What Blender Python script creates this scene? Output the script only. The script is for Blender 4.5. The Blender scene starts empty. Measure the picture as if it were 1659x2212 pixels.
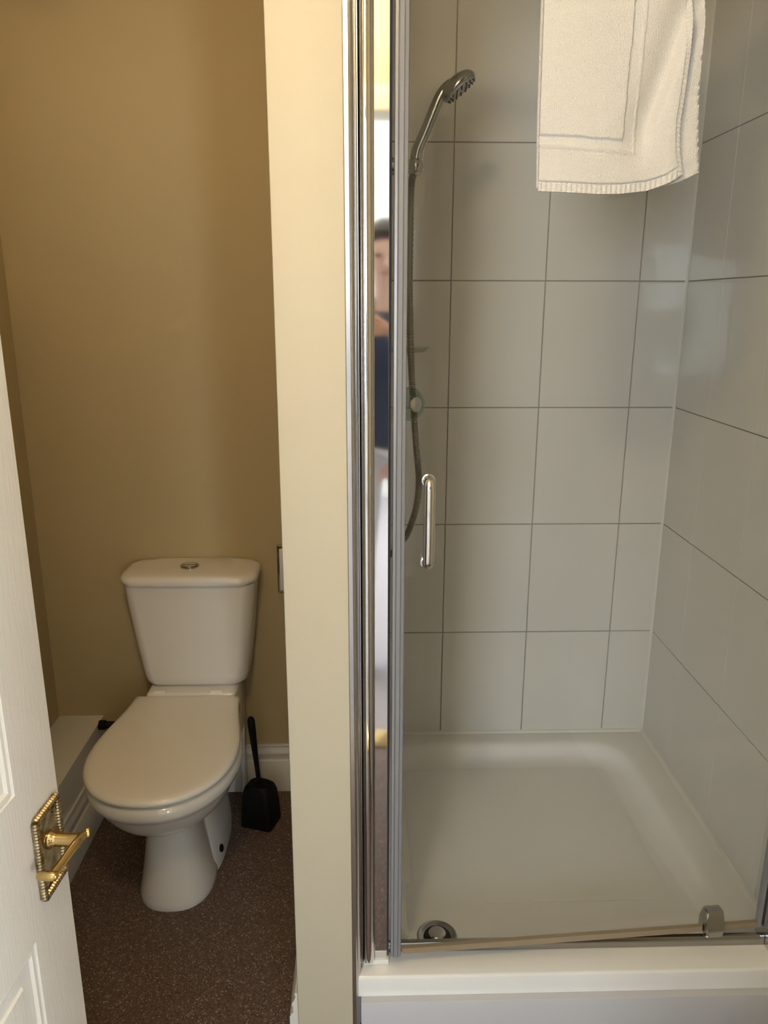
import bpy, bmesh, math, random
from mathutils import Vector, Matrix
random.seed(7)
R = math.radians
S = bpy.context.scene
COL = S.collection

# ------------------------------------------------------------------ camera
IW, IH = 1659, 2212
F, PITCH, YAW, ROLL, CH = 1656.03, .2653, .0271, .0021, 1.466
cd = bpy.data.cameras.new('camera'); cam = bpy.data.objects.new('camera', cd); COL.objects.link(cam)
cd.sensor_fit = 'VERTICAL'; cd.sensor_height = 36.0; cd.lens = F / IH * 36.0; cd.clip_start = .01
cam.matrix_world = (Matrix.Translation((0, 0, CH)) @ Matrix.Rotation(-YAW, 4, 'Z')
                    @ Matrix.Rotation(math.pi / 2 - PITCH, 4, 'X') @ Matrix.Rotation(ROLL, 4, 'Z'))
S.camera = cam

def ray(px, py):
    u = px - IW / 2; w = py - IH / 2
    c, s = math.cos(ROLL), math.sin(ROLL); u, w = c * u + s * w, -s * u + c * w
    x = u / F; v = -w / F
    c, s = math.cos(PITCH), math.sin(PITCH); y = c + s * v; z = -s + c * v
    c, s = math.cos(YAW), math.sin(YAW)
    return Vector((c * x + s * y, -s * x + c * y, z))
def un(px, py, X=None, Y=None, Z=None):
    r = ray(px, py)
    t = X / r.x if X is not None else Y / r.y if Y is not None else (Z - CH) / r.z
    p = r * t; p.z += CH
    return p

# ------------------------------------------------------------------ world, light, exposure
w = bpy.data.worlds.new('world'); S.world = w; w.use_nodes = True
bg = w.node_tree.nodes['Background']; bg.inputs[0].default_value = (.62, .76, 1, 1); bg.inputs[1].default_value = 1.0
S.view_settings.view_transform = 'Standard'; S.view_settings.look = 'None'
S.view_settings.exposure = 0.0; S.view_settings.gamma = 1.0; S.view_settings.use_curve_mapping = False
LAMPS = [(Vector((-.165, .32, 2.20)), 16.0), (Vector((-.52, 1.35, 2.22)), 2.0)]; LAMP_C = (1, .78, .46)  # second lamp is added to light the toilet from above
DAY = 115.0; DAY_C = (.88, .95, 1.0)         # W per square metre of window
WY, WZ0, WZ1 = -3.4, .75, 2.05
WINS = [(-1.95, -.95), (1.0, 1.50)]          # two bedroom windows, x ranges
SWX, SWY = 2.3, (-2.95, -1.60)               # unseen bedroom side window, added to light the open door
for x0, x1 in WINS:
    al = bpy.data.lights.new('window_daylight', 'AREA'); al.shape = 'RECTANGLE'
    al.size = x1 - x0; al.size_y = WZ1 - WZ0; al.energy = DAY * (x1 - x0) * (WZ1 - WZ0); al.color = DAY_C
    alo = bpy.data.objects.new('window_daylight', al); COL.objects.link(alo)
    alo.location = ((x0 + x1) / 2, WY - .13, (WZ0 + WZ1) / 2)
    alo.rotation_euler = (R(90), 0, 0)      # looks along +Y into the rooms
al = bpy.data.lights.new('window_daylight', 'AREA'); al.shape = 'RECTANGLE'  # daylight for the added side window
al.size = SWY[1] - SWY[0]; al.size_y = WZ1 - WZ0; al.energy = DAY * al.size * al.size_y; al.color = DAY_C
alo = bpy.data.objects.new('window_daylight', al); COL.objects.link(alo)
alo.location = (SWX + .13, sum(SWY) / 2, (WZ0 + WZ1) / 2); alo.rotation_euler = (R(90), 0, R(90))

# ------------------------------------------------------------------ materials
def mat(name, col, rough=.5, metal=0.0, spec=.5, coat=0.0, bump=None, vary=None):
    """bump=(scale, strength, distance[, stretch]); vary=(scale, colour2, amount)"""
    m = bpy.data.materials.new(name); m.use_nodes = True
    nt = m.node_tree; b = nt.nodes['Principled BSDF']
    b.inputs['Base Color'].default_value = (*col, 1); b.inputs['Roughness'].default_value = rough
    b.inputs['Metallic'].default_value = metal; b.inputs['Specular IOR Level'].default_value = spec
    b.inputs['Coat Weight'].default_value = coat
    if bump or vary:
        tc = nt.nodes.new('ShaderNodeTexCoord')
    if bump:
        n = nt.nodes.new('ShaderNodeTexNoise'); n.inputs['Scale'].default_value = bump[0]; n.inputs['Detail'].default_value = 3
        mp = nt.nodes.new('ShaderNodeMapping')
        if len(bump) > 3: mp.inputs['Scale'].default_value = bump[3]
        nt.links.new(tc.outputs['Object'], mp.inputs[0]); nt.links.new(mp.outputs[0], n.inputs['Vector'])
        bp = nt.nodes.new('ShaderNodeBump'); bp.inputs['Strength'].default_value = bump[1]; bp.inputs['Distance'].default_value = bump[2]
        nt.links.new(n.outputs['Fac'], bp.inputs['Height']); nt.links.new(bp.outputs[0], b.inputs['Normal'])
    if vary:
        n2 = nt.nodes.new('ShaderNodeTexNoise'); n2.inputs['Scale'].default_value = vary[0]; n2.inputs['Detail'].default_value = 4
        nt.links.new(tc.outputs['Object'], n2.inputs['Vector'])
        mx = nt.nodes.new('ShaderNodeMix'); mx.data_type = 'RGBA'
        mr = nt.nodes.new('ShaderNodeMapRange'); mr.inputs['From Min'].default_value = .35; mr.inputs['From Max'].default_value = .65
        mr.inputs['To Max'].default_value = vary[2]
        nt.links.new(n2.outputs['Fac'], mr.inputs['Value']); nt.links.new(mr.outputs[0], mx.inputs['Factor'])
        mx.inputs['A'].default_value = (*col, 1); mx.inputs['B'].default_value = (*vary[1], 1)
        nt.links.new(mx.outputs['Result'], b.inputs['Base Color'])
    return m
def glass_mat(name, tint, ior=1.45, rough=0.0):
    m = bpy.data.materials.new(name); m.use_nodes = True; nt = m.node_tree
    for n in list(nt.nodes): nt.nodes.remove(n)
    o = nt.nodes.new('ShaderNodeOutputMaterial'); t = nt.nodes.new('ShaderNodeBsdfTransparent'); g = nt.nodes.new('ShaderNodeBsdfGlossy')
    t.inputs[0].default_value = (*tint, 1); g.inputs['Roughness'].default_value = rough
    lw = nt.nodes.new('ShaderNodeLayerWeight'); pw = nt.nodes.new('ShaderNodeMath'); pw.operation = 'POWER'; pw.inputs[1].default_value = 5
    fr = nt.nodes.new('ShaderNodeMath'); fr.operation = 'MULTIPLY_ADD'; f0 = ((ior - 1) / (ior + 1)) ** 2     # Schlick
    fr.inputs[1].default_value = 1 - f0; fr.inputs[2].default_value = f0
    nt.links.new(lw.outputs['Facing'], pw.inputs[0]); nt.links.new(pw.outputs[0], fr.inputs[0])
    mx = nt.nodes.new('ShaderNodeMixShader')
    nt.links.new(fr.outputs[0], mx.inputs[0]); nt.links.new(t.outputs[0], mx.inputs[1]); nt.links.new(g.outputs[0], mx.inputs[2])
    nt.links.new(mx.outputs[0], o.inputs[0]); return m
def emit_mat(name, col, strength):
    m = bpy.data.materials.new(name); m.use_nodes = True; b = m.node_tree.nodes['Principled BSDF']
    b.inputs['Base Color'].default_value = (*col, 1); b.inputs['Emission Color'].default_value = (*col, 1); b.inputs['Emission Strength'].default_value = strength
    return m
def vinyl_mat():
    m = mat('speckled_vinyl', (.052, .036, .031), .62, spec=.25, bump=(500, .25, .0006))
    nt = m.node_tree; b = nt.nodes['Principled BSDF']; tc = nt.nodes.new('ShaderNodeTexCoord')
    v = nt.nodes.new('ShaderNodeTexVoronoi'); v.inputs['Scale'].default_value = 400
    nt.links.new(tc.outputs['Object'], v.inputs['Vector'])
    sep = nt.nodes.new('ShaderNodeSeparateColor'); nt.links.new(v.outputs['Color'], sep.inputs[0])
    cr = nt.nodes.new('ShaderNodeValToRGB'); e = cr.color_ramp; e.interpolation = 'CONSTANT'
    e.elements[0].position = 0; e.elements[0].color = (.085, .055, .044, 1)
    e.elements[1].position = .18; e.elements[1].color = (.130, .086, .070, 1)
    for p, c in ((.55, (.158, .108, .088, 1)), (.86, (.215, .155, .125, 1)), (.955, (.40, .32, .26, 1))):
        k = e.elements.new(p); k.color = c
    nt.links.new(sep.outputs[0], cr.inputs[0]); nt.links.new(cr.outputs[0], b.inputs['Base Color'])
    return m
M = dict(
    paint=mat('magnolia_paint', (.59, .53, .40), .55, spec=.3, bump=(160, .12, .002)),
    wall_tan=mat('tan_wall', (.47, .375, .215), .55, spec=.3, bump=(160, .12, .002)),  # deeper and yellower than the magnolia
    ceil=mat('white_ceiling_paint', (.80, .78, .73), .8),
    tile=mat('glazed_ceramic', (.69, .67, .635), .06, spec=.5, bump=(5, .05, .01)),
    grout=mat('grout', (.36, .33, .28), .9),
    seal=mat('white_silicone', (.74, .72, .67), .45),
    riser=mat('riser_panel_white', (.56, .56, .59), .3),
    tray=mat('tray_acrylic', (.83, .82, .80), .14, spec=.5),
    gloss_white=mat('white_gloss_paint', (.78, .76, .72), .35),
    skirt=mat('skirting_gloss', (.74, .71, .66), .35),
    door=mat('moulded_door_paint', (.88, .85, .81), .42, bump=(60, .30, .0015, (6, 6, .35))),
    porcelain=mat('white_porcelain', (.80, .77, .73), .08, spec=.5, coat=.3),
    plastic=mat('seat_plastic', (.87, .83, .77), .16, spec=.5),
    vinyl=vinyl_mat(),
    chrome=mat('chrome', (.80, .80, .81), .05, 1.0),
    chrome_soft=mat('satin_aluminium', (.62, .60, .59), .22, 1.0),
    chrome_dark=mat('darkened_chrome', (.42, .41, .39), .16, 1.0),  # chrome darkened; dark reflections of sill and pivot put into the colour
    hosem=mat('hose_metal', (.24, .215, .18), .32, 1.0),
    brass=mat('polished_brass', (.62, .44, .19), .18, 1.0, vary=(60, (.50, .34, .13), .6)),
    brass_dark=mat('tarnished_brass', (.26, .20, .11), .28, 1.0, vary=(90, (.60, .50, .34), .7)),
    pvc=mat('grey_pvc_seal', (.25, .25, .27), .25, spec=.5),
    gap_dark=mat('dark_gap', (.05, .055, .075), .4),  # shade of the gap beside the flat post, as a dark colour
    amber=mat('discoloured_drip_seal', (.30, .23, .15), .25),
    plate_reflect=mat('pale_plate_reflection', (.78, .78, .82), .12),  # daylight reflected in the chrome plate, put into the colour
    black=mat('black_plastic', (.006, .006, .006), .55, spec=.2),
    glass=glass_mat('clear_shower_glass', (.978, .985, .98)),
    clear=glass_mat('clear_plastic', (.72, .80, .76), 1.5, .05),
    clear2=glass_mat('thin_clear_plastic', (.95, .97, .96), 1.4, .05),
    towel=mat('white_terry', (.74, .72, .69), .95, spec=.1, bump=(620, .7, .004)),
    towel_flat=mat('white_woven_band', (.86, .83, .79), .9, spec=.1, bump=(900, .5, .002)),
    carpet=mat('mauve_carpet', (.34, .30, .31), .95, bump=(400, .6, .004)),
    roomwall=mat('bedroom_paint', (.74, .72, .66), .6),
)

# ------------------------------------------------------------------ mesh helpers
def obj(name, bm, m, parent=None, smooth=True, angle=40):
    me = bpy.data.meshes.new(name)
    bmesh.ops.recalc_face_normals(bm, faces=bm.faces[:])
    bm.to_mesh(me); bm.free()
    if m is not None: me.materials.append(m)
    if smooth:
        me.polygons.foreach_set('use_smooth', [True] * len(me.polygons))
        me.set_sharp_from_angle(angle=R(angle))
    o = bpy.data.objects.new(name, me); COL.objects.link(o)
    if parent is not None: o.parent = parent
    return o
def tag(o, label, cat=None, group=None, kind=None):
    o['label'] = label
    if cat: o['category'] = cat
    if group: o['group'] = group
    if kind: o['kind'] = kind
    return o
def thing(name, label, cat, loc=(0, 0, 0), rot=0.0):
    o = bpy.data.objects.new(name, None); COL.objects.link(o); o.empty_display_size = .05
    o.location = loc; o.rotation_euler = (0, 0, rot)
    return tag(o, label, cat)
def box(bm, x0, x1, y0, y1, z0, z1, bev=0.0, seg=2):
    r = bmesh.ops.create_cube(bm, size=1.0)
    vs = r['verts']
    for v in vs:
        v.co = Vector(((x0 + x1) / 2 + v.co.x * (x1 - x0), (y0 + y1) / 2 + v.co.y * (y1 - y0), (z0 + z1) / 2 + v.co.z * (z1 - z0)))
    if bev > 0:
        es = list({e for v in vs for e in v.link_edges})
        bmesh.ops.bevel(bm, geom=es, offset=bev, segments=seg, affect='EDGES', profile=.5)
    return bm
def bxo(name, m, parent, *a, bev=0.0, seg=2):
    return obj(name, box(bmesh.new(), *a, bev=bev, seg=seg), m, parent)
def prism(bm, pts, axis, a, b):
    """extrude a closed 2D polygon along an axis; pts are the two remaining coordinates in xyz order"""
    def co(p, t):
        return {'x': (t, p[0], p[1]), 'y': (p[0], t, p[1]), 'z': (p[0], p[1], t)}[axis]
    A = [bm.verts.new(co(p, a)) for p in pts]; B = [bm.verts.new(co(p, b)) for p in pts]
    n = len(pts)
    for i in range(n): bm.faces.new((A[i], A[(i + 1) % n], B[(i + 1) % n], B[i]))
    bm.faces.new(A[::-1]); bm.faces.new(B)
    return bm
def loft(bm, rings, cap0=True, cap1=True, closed=True):
    vs = [[bm.verts.new(p) for p in r] for r in rings]; n = len(rings[0])
    for a, b in zip(vs, vs[1:]):
        for i in range(n if closed else n - 1): bm.faces.new((a[i], a[(i + 1) % n], b[(i + 1) % n], b[i]))
    if cap0: bm.faces.new(vs[0][::-1])
    if cap1: bm.faces.new(vs[-1])
    return bm
def frame_of(d):
    d = d.normalized(); u = d.cross(Vector((0, 0, 1)))
    if u.length < 1e-3: u = Vector((1, 0, 0))
    u.normalize(); return u, d.cross(u).normalized()
def catmull(P, n):
    P = [Vector(p) for p in P]; out = []
    Q = [2 * P[0] - P[1]] + P + [2 * P[-1] - P[-2]]
    for i in range(1, len(Q) - 2):
        a, b, c, d = Q[i - 1:i + 3]
        for k in range(n):
            t = k / n
            out.append(.5 * (2 * b + (c - a) * t + (2 * a - 5 * b + 4 * c - d) * t * t + (3 * b - a - 3 * c + d) * t ** 3))
    out.append(P[-1]); return out
def tube(bm, path, rad, n=14, caps=True, flat=(1, 1)):
    path = [Vector(p) for p in path]; rings = []; u = None
    for i, p in enumerate(path):
        d = (path[min(i + 1, len(path) - 1)] - path[max(i - 1, 0)]).normalized()
        if u is None: u, _ = frame_of(d)
        u = (u - d * u.dot(d)).normalized(); v = d.cross(u)
        r = rad[i] if isinstance(rad, (list, tuple)) else rad
        rings.append([p + (u * math.cos(2 * math.pi * k / n) * flat[0] + v * math.sin(2 * math.pi * k / n) * flat[1]) * r for k in range(n)])
    return loft(bm, rings, caps, caps)
def lathe(bm, prof, origin=(0, 0, 0), axis=(0, 0, 1), n=32):
    """prof: (radius, height) pairs along axis"""
    o = Vector(origin); d = Vector(axis).normalized(); u, v = frame_of(d)
    rings = [[o + d * h + (u * math.cos(2 * math.pi * k / n) + v * math.sin(2 * math.pi * k / n)) * max(r, 1e-4) for k in range(n)] for r, h in prof]
    return loft(bm, rings)
def rrect(x0, x1, y0, y1, r, z, n=8):
    out = []
    for cx, cy, a0 in ((x1 - r, y1 - r, 0), (x0 + r, y1 - r, 90), (x0 + r, y0 + r, 180), (x1 - r, y0 + r, 270)):
        for k in range(n + 1):
            a = R(a0 + 90 * k / n); out.append(Vector((cx + r * math.cos(a), cy + r * math.sin(a), z)))
    return out

# ------------------------------------------------------------------ measures
TZ = CH - 1.2745              # tray rim level
TY, TXR, TXL = 2.0949, .8584, -.0185   # tile faces
WBY, WLX, PX0, PX1, PY = 2.102, -.925, -.1345, -.0262, 1.200
CEIL = 2.32
FY0, FY1 = .05, .15           # doorway wall
OPX0, OPX1, OPZ = -.455, .275, 1.98

# ------------------------------------------------------------------ structure
def struct(name, bm, m, label, parent=None):
    o = obj(name, bm, m, parent); tag(o, label, kind='structure'); return o
struct('floor', box(bmesh.new(), WLX - .1, .97, FY0, WBY + .1, -.06, 0), M['vinyl'], 'dark brown speckled vinyl flooring round the toilet')
wall_back = struct('wall_back', box(bmesh.new(), WLX - .1, .97, WBY, WBY + .1, 0, CEIL), M['wall_tan'], 'tan back wall behind the toilet, tiled inside the shower')
wall_left = struct('wall_left', box(bmesh.new(), WLX - .1, WLX, FY1, WBY, 0, CEIL), M['wall_tan'], 'tan side wall beside the pipe boxing')
wall_right = struct('wall_right', box(bmesh.new(), TXR + .012, .97, FY1, WBY, 0, CEIL), M['paint'], 'right side wall, tiled inside the shower')
bm = box(bmesh.new(), PX0, PX1, PY, WBY, 0, CEIL, bev=.003)
wall_part = struct('wall_partition', bm, M['paint'], 'narrow cream partition between toilet and shower')
bm = bmesh.new()
box(bm, WLX - .1, OPX0, FY0, FY1, 0, CEIL); box(bm, OPX1, .97, FY0, FY1, 0, CEIL); box(bm, OPX0, OPX1, FY0, FY1, OPZ, CEIL)
wall_front = struct('wall_front', bm, M['paint'], 'cream wall with the bathroom doorway')
struct('ceiling', box(bmesh.new(), WLX - .1, .97, FY0, WBY + .1, CEIL, CEIL + .08), M['ceil'], 'white bathroom ceiling')
# bedroom beyond the doorway
BX0, BX1, BY0, BC = -2.4, 2.3, WY, 2.45
struct('floor_bedroom', box(bmesh.new(), BX0, BX1, BY0, FY0, -.06, -.004), M['carpet'], 'mauve bedroom carpet beyond the doorway')
bm = bmesh.new(); xs = [BX0] + [x for q in WINS for x in q] + [BX1]
for i in range(0, len(xs), 2): box(bm, xs[i], xs[i + 1], BY0 - .1, BY0, 0, BC)
for x0, x1 in WINS: box(bm, x0, x1, BY0 - .1, BY0, 0, WZ0); box(bm, x0, x1, BY0 - .1, BY0, WZ1, BC)
struct('wall_bedroom_rear', bm, M['roomwall'], 'pale bedroom wall with two windows')
struct('wall_bedroom_left', box(bmesh.new(), BX0 - .1, BX0, BY0 - .1, FY0, -.06, BC), M['roomwall'], 'pale bedroom side wall left of the doorway')
bm = bmesh.new()
for q in ((BY0 - .1, SWY[0], -.06, BC), (SWY[1], FY0, -.06, BC), (SWY[0], SWY[1], -.06, WZ0), (SWY[0], SWY[1], WZ1, BC)): box(bm, BX1, BX1 + .1, *q)
struct('wall_bedroom_right', bm, M['roomwall'], 'pale bedroom side wall with an added window')
bm = bmesh.new()
for q in ((SWY[0], SWY[0] + .04, WZ0, WZ1), (SWY[1] - .04, SWY[1], WZ0, WZ1), (SWY[0] + .04, SWY[1] - .04, WZ0, WZ0 + .04), (SWY[0] + .04, SWY[1] - .04, WZ1 - .04, WZ1)): box(bm, BX1 + .03, BX1 + .08, *q)
sw = struct('window_3', bm, M['gloss_white'], 'unseen bedroom side window added to light the open door')
obj('pane', box(bmesh.new(), BX1 + .052, BX1 + .058, SWY[0] + .035, SWY[1] - .035, WZ0 + .035, WZ1 - .035), M['glass'], sw)
bm = bmesh.new(); box(bm, BX0, WLX - .1, FY0, FY1, -.06, BC); box(bm, .97, BX1, FY0, FY1, -.06, BC); box(bm, WLX - .1, .97, FY0, FY1, CEIL + .08, BC)
struct('wall_bedroom_front', bm, M['roomwall'], 'pale bedroom wall flanking the bathroom')
struct('ceiling_bedroom', box(bmesh.new(), BX0, BX1, BY0, FY0, BC, BC + .08), M['ceil'], 'white bedroom ceiling')
for k, (x0, x1) in enumerate(WINS):
    bm = bmesh.new(); xm = (x0 + x1) / 2
    for q in ((x0, x0 + .05, WZ0, WZ1), (x1 - .05, x1, WZ0, WZ1), (x0 + .05, x1 - .05, WZ0, WZ0 + .05), (x0 + .05, x1 - .05, WZ1 - .05, WZ1), (xm - .02, xm + .02, WZ0 + .05, WZ1 - .05)):
        box(bm, q[0], q[1], BY0 - .08, BY0 - .03, q[2], q[3])
    win = struct('window_%d' % (k + 1), bm, M['gloss_white'], ('broad', 'narrow')[k] + ' white framed bedroom window')
    for p0, p1 in ((x0 + .045, xm - .016), (xm + .016, x1 - .045)):
        obj('pane', box(bmesh.new(), p0, p1, BY0 - .058, BY0 - .052, WZ0 + .04, WZ1 - .04), M['glass'], win)

# door casing and brass threshold
def arch(name, y0, y1, label):
    bm = bmesh.new()
    for t, e in ((.0, .012), (.012, .018)):
        ww = .065 if t == 0 else .045
        ya, yb = (y0, y0 + (e if y1 > y0 else -e))
        ya, yb = min(ya, yb), max(ya, yb)
        box(bm, OPX0 - ww, OPX0, ya, yb, 0, OPZ + ww); box(bm, OPX1, OPX1 + ww, ya, yb, 0, OPZ + ww); box(bm, OPX0, OPX1, ya, yb, OPZ, OPZ + ww)
    return struct(name, bm, M['gloss_white'], label)
arch('trim_2', FY1, 1, 'white architrave round the bathroom doorway')
arch('trim_3', FY0, -1, 'white architrave round the doorway on the bedroom side')
struct('trim_4', box(bmesh.new(), OPX0, OPX1, FY0 + .01, FY1 + .02, 0, .006, bev=.002), M['brass'], 'brass threshold strip in the doorway')

# tiles -----------------------------------------------------------------
TH, TW, G, TT = .33333, .25, .0012, .007
meshes = {}
def tile_mesh(wd, ht, gx):
    k = (round(wd, 4), round(ht, 4), gx)
    if k not in meshes:
        bm = bmesh.new()
        a, b, e = wd - gx * 2, ht - G * 2, .0014 if gx == G else .0005
        r0 = [Vector((x, 0, z)) for x, z in ((0, 0), (a, 0), (a, b), (0, b))]
        r1 = [Vector((p.x, TT - e, p.z)) for p in r0]
        r2 = [Vector((x, TT, z)) for x, z in ((e, e), (a - e, e), (a - e, b - e), (e, b - e))]
        loft(bm, [r0, r1, r2], True, True)
        bmesh.ops.recalc_face_normals(bm, faces=bm.faces[:])
        me = bpy.data.meshes.new('tile'); bm.to_mesh(me); bm.free(); me.materials.append(M['tile']); meshes[k] = me
    return meshes[k]
def tiles(parent, joints, place, rotz, ztop, gx=G):
    """joints: sorted run coordinates; place(run, z) -> world corner of the tile on the wall"""
    for a, b in zip(joints, joints[1:]):
        z = TZ
        while z < ztop - .01:
            h = min(TH, ztop - z)
            o = bpy.data.objects.new('tile', tile_mesh(b - a, h, gx)); COL.objects.link(o)
            o.parent = parent; o.location = place(a, b, z + G)
            j = Vector((random.uniform(-1, 1), random.uniform(-1, 1) if gx == G else 0)) * .0012
            o.rotation_euler = (j.x, 0, rotz + j.y)
            z += TH
def backing(name, parent, *a): return bxo(name, M['grout'], parent, *a)
backing('grout_bed', wall_back, TXL - .004, TXR + .004, TY + .0045, WBY + .002, TZ - .05, CEIL)
tiles(wall_back, [TXL, .2315, .4815, .7315, TXR], lambda a, b, z: (b - G, TY + TT, z), math.pi, CEIL)
backing('grout_bed', wall_right, TXR + .0045, TXR + .014, 1.19, WBY, .0, CEIL)
tiles(wall_right, [1.195, 1.392, 1.642, 1.892, TY], lambda a, b, z: (TXR + TT, a + .0003, z), R(90), CEIL, .0003)
backing('grout_bed', wall_part, PX1 - .002, TXL - .0045, 1.232, WBY, TZ - .05, CEIL)
tiles(wall_part, [1.232, 1.392, 1.642, 1.892, TY], lambda a, b, z: (TXL - TT, b - G, z), R(-90), CEIL)
# silicone in the corners
bm = bmesh.new(); prism(bm, [(TXR + .001, TY + .001), (TXR - .006, TY + .001), (TXR - .002, TY - .002), (TXR + .001, TY - .006)], 'z', TZ, CEIL)
tag(obj('sealant', bm, M['seal'], wall_back), 'white silicone bead in the tiled corner')
bm = bmesh.new(); prism(bm, [(TXL - .001, TY + .001), (TXL + .006, TY + .001), (TXL + .002, TY - .002), (TXL - .001, TY - .006)], 'z', TZ, CEIL)
obj('sealant', bm, M['seal'], wall_part)

# skirting --------------------------------------------------------------
SK = [(0, 0), (.018, 0), (.018, .098), (.0155, .101), (.0155, .104), (.0105, .108), (.0105, .122), (.0125, .126), (.0125, .131), (.009, .136), (.0055, .146), (.0055, .149), (.0075, .152), (.0065, .156), (0, .156)]
bm = bmesh.new(); prism(bm, [(WBY - a, b) for a, b in SK], 'x', -.79, PX0)
struct('baseboard_back', bm, M['skirt'], 'moulded cream skirting along the wall behind the toilet')
bm = bmesh.new(); prism(bm, [(PX0 - a, b) for a, b in SK], 'y', PY + .012, WBY - .018)
struct('baseboard_partition', bm, M['skirt'], 'moulded skirting on the toilet side of the partition')
bm = bmesh.new()
box(bm, WLX, -.7905, .9, WBY, 0, .262, bev=.003)
boxing = tag(obj('pipe_boxing', bm, M['gloss_white']), 'low cream painted pipe boxing along the side wall by the toilet', 'pipe boxing')
bm = bmesh.new(); prism(bm, [(-.7905 + a, b) for a, b in SK], 'y', .9, WBY - .018)
obj('skirting', bm, M['skirt'], boxing)
# edge trim between partition and shower frame
bm = bmesh.new()
prism(bm, [(PX1 + .0003, 1.203), (PX1 + .007, 1.203), (PX1 + .009, 1.206), (PX1 + .009, 1.214), (PX1 + .013, 1.217), (PX1 + .0155, 1.222), (PX1 + .0155, 1.2315), (PX1 + .0003, 1.2315)], 'z', .07, CEIL)
struct('trim_1', bm, M['chrome_soft'], 'narrow metal edge trim beside the shower frame')

# ------------------------------------------------------------------ entrance door, open
DS = 1.3
P0 = Vector((-.2987 * DS, .62 * DS, CH + (.9808 - CH) * DS))
dd = Vector((.08, 1, 0)).normalized()
# local frame: x along the leaf (towards its free edge), y = away from the visible face, z up ; origin at floor below the free edge
FE = .0305 * DS
org = P0 + dd * FE; org.z = 0
DW, DT, DH = .686, .035, 1.965
def zl(z): return CH + (z - CH) * DS
door = bpy.data.objects.new('door_1', None); COL.objects.link(door)
door.location = (org.x, org.y, .006); door.rotation_euler = (0, 0, math.atan2(dd.y, dd.x))
tag(door, 'white panelled door standing open, with a brass lever handle', kind='structure')
# with x along dd (+Y world), left-hand normal +y local points to -X world (away from camera)
panels = []
st = FE + .0388 * DS                         # stile to panel moulding
xa, xb, xm0, xm1 = -DW + st, -st, -DW / 2 - .05, -DW / 2 + .05
zA, zB = zl(.9027), zl(1.0563)
for (u0, u1) in ((xa, xm0), (xm1, xb)):
    for (v0, v1) in ((.20, zA - .006), (zB - .006, 1.52), (1.62, 1.86)): panels.append((u0, u1, v0, v1))
# face with real recesses: grid of cells
us = sorted({-DW, 0} | {p[0] for p in panels} | {p[1] for p in panels}); vs_ = sorted({0, DH} | {p[2] for p in panels} | {p[3] for p in panels})
bm = bmesh.new()
for i in range(len(us) - 1):
    for j in range(len(vs_) - 1):
        if any(abs(us[i] - p[0]) < 1e-6 and abs(vs_[j] - p[2]) < 1e-6 for p in panels):
            continue
        bm.faces.new([bm.verts.new((x, 0, z)) for x, z in ((us[i], vs_[j]), (us[i + 1], vs_[j]), (us[i + 1], vs_[j + 1]), (us[i], vs_[j + 1]))])
bmesh.ops.remove_doubles(bm, verts=bm.verts[:], dist=1e-5)
c = [(-DW, 0), (0, 0), (0, DH), (-DW, DH)]
A = [bm.verts.new((x, 0, z)) for x, z in c]; B = [bm.verts.new((x, DT, z)) for x, z in c]
for i in range(4): bm.faces.new((A[i], A[(i + 1) % 4], B[(i + 1) % 4], B[i]))
bm.faces.new(B[::-1])
obj('leaf', bm, M['door'], door)
for (u0, u1, v0, v1) in panels:
    bm = bmesh.new()
    def rg(i, y): return [Vector((x, y, z)) for x, z in ((u0 + i, v0 + i), (u1 - i, v0 + i), (u1 - i, v1 - i), (u0 + i, v1 - i))]
    loft(bm, [rg(0, 0), rg(.0015, .0028), rg(.0045, .0028), rg(.0065, .0008), rg(.0095, .0012), rg(.0125, .0045), rg(.016, .0052), rg(.032, .0046), rg(.0345, .0016), rg(.037, .0010), rg(.052, .0006)], False, True)
    obj('panel', bm, M['door'], door, angle=20)
# lever handle: plate with rope edge, rose, lever
hx = -FE; hz = P0.z - .006
zt, zb = zl(1.0150) - .006, zl(.9335) - .006
x0, x1 = hx - .0210 * DS, hx + .0200 * DS
handle = obj('door_handle', box(bmesh.new(), x0, x1, -.004, 0, zb, zt, bev=.0015), M['brass_dark'], door)
handle['label'] = 'brass lever handle on a rope-edged plate'
bm = bmesh.new()
for (p, q) in (((x0, zb), (x1, zb)), ((x1, zb), (x1, zt)), ((x1, zt), (x0, zt)), ((x0, zt), (x0, zb))):
    L = math.hypot(q[0] - p[0], q[1] - p[1]); n = int(L / .0042)
    pts = [Vector((p[0] + (q[0] - p[0]) * k / (2 * n), -.0045, p[1] + (q[1] - p[1]) * k / (2 * n))) for k in range(2 * n + 1)]
    tube(bm, pts, [.0052 if k % 2 else .0040 for k in range(2 * n + 1)], n=8)
obj('rope_edge', bm, M['brass_dark'], handle)
for sx, sz in ((-1, 1), (1, 1), (-1, -1), (1, -1)):
    bm = lathe(bmesh.new(), [(.0035, 0), (.0035, .0012), (.002, .002), (0, .002)], (hx + sx * .0165, -.004, (zt + zb) / 2 + sz * .040), (0, -1, 0), 12)
    obj('screw', bm, M['brass_dark'], handle)
bm = lathe(bmesh.new(), [(.0118, 0), (.0118, .003), (.0095, .006), (.0082, .010), (.0080, .028), (.0085, .034), (.0088, .038), (.0, .040)], (hx, -.004, hz + .002), (0, -1, 0), 24)
obj('spindle_neck', bm, M['brass'], handle)
path = catmull([(hx + .011, -.0440, hz + .003), (hx + .003, -.0445, hz + .0055), (hx - .010, -.0425, hz + .0055), (hx - .028, -.0385, hz + .0015), (hx - .044, -.0350, hz - .0025), (hx - .054, -.0335, hz - .004)], 6)
rr = [.0050 + .0012 * math.sin(math.pi * k / (len(path) - 1)) for k in range(len(path))]
bm = tube(bmesh.new(), path, rr, n=14, flat=(.75, 1))
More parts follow.
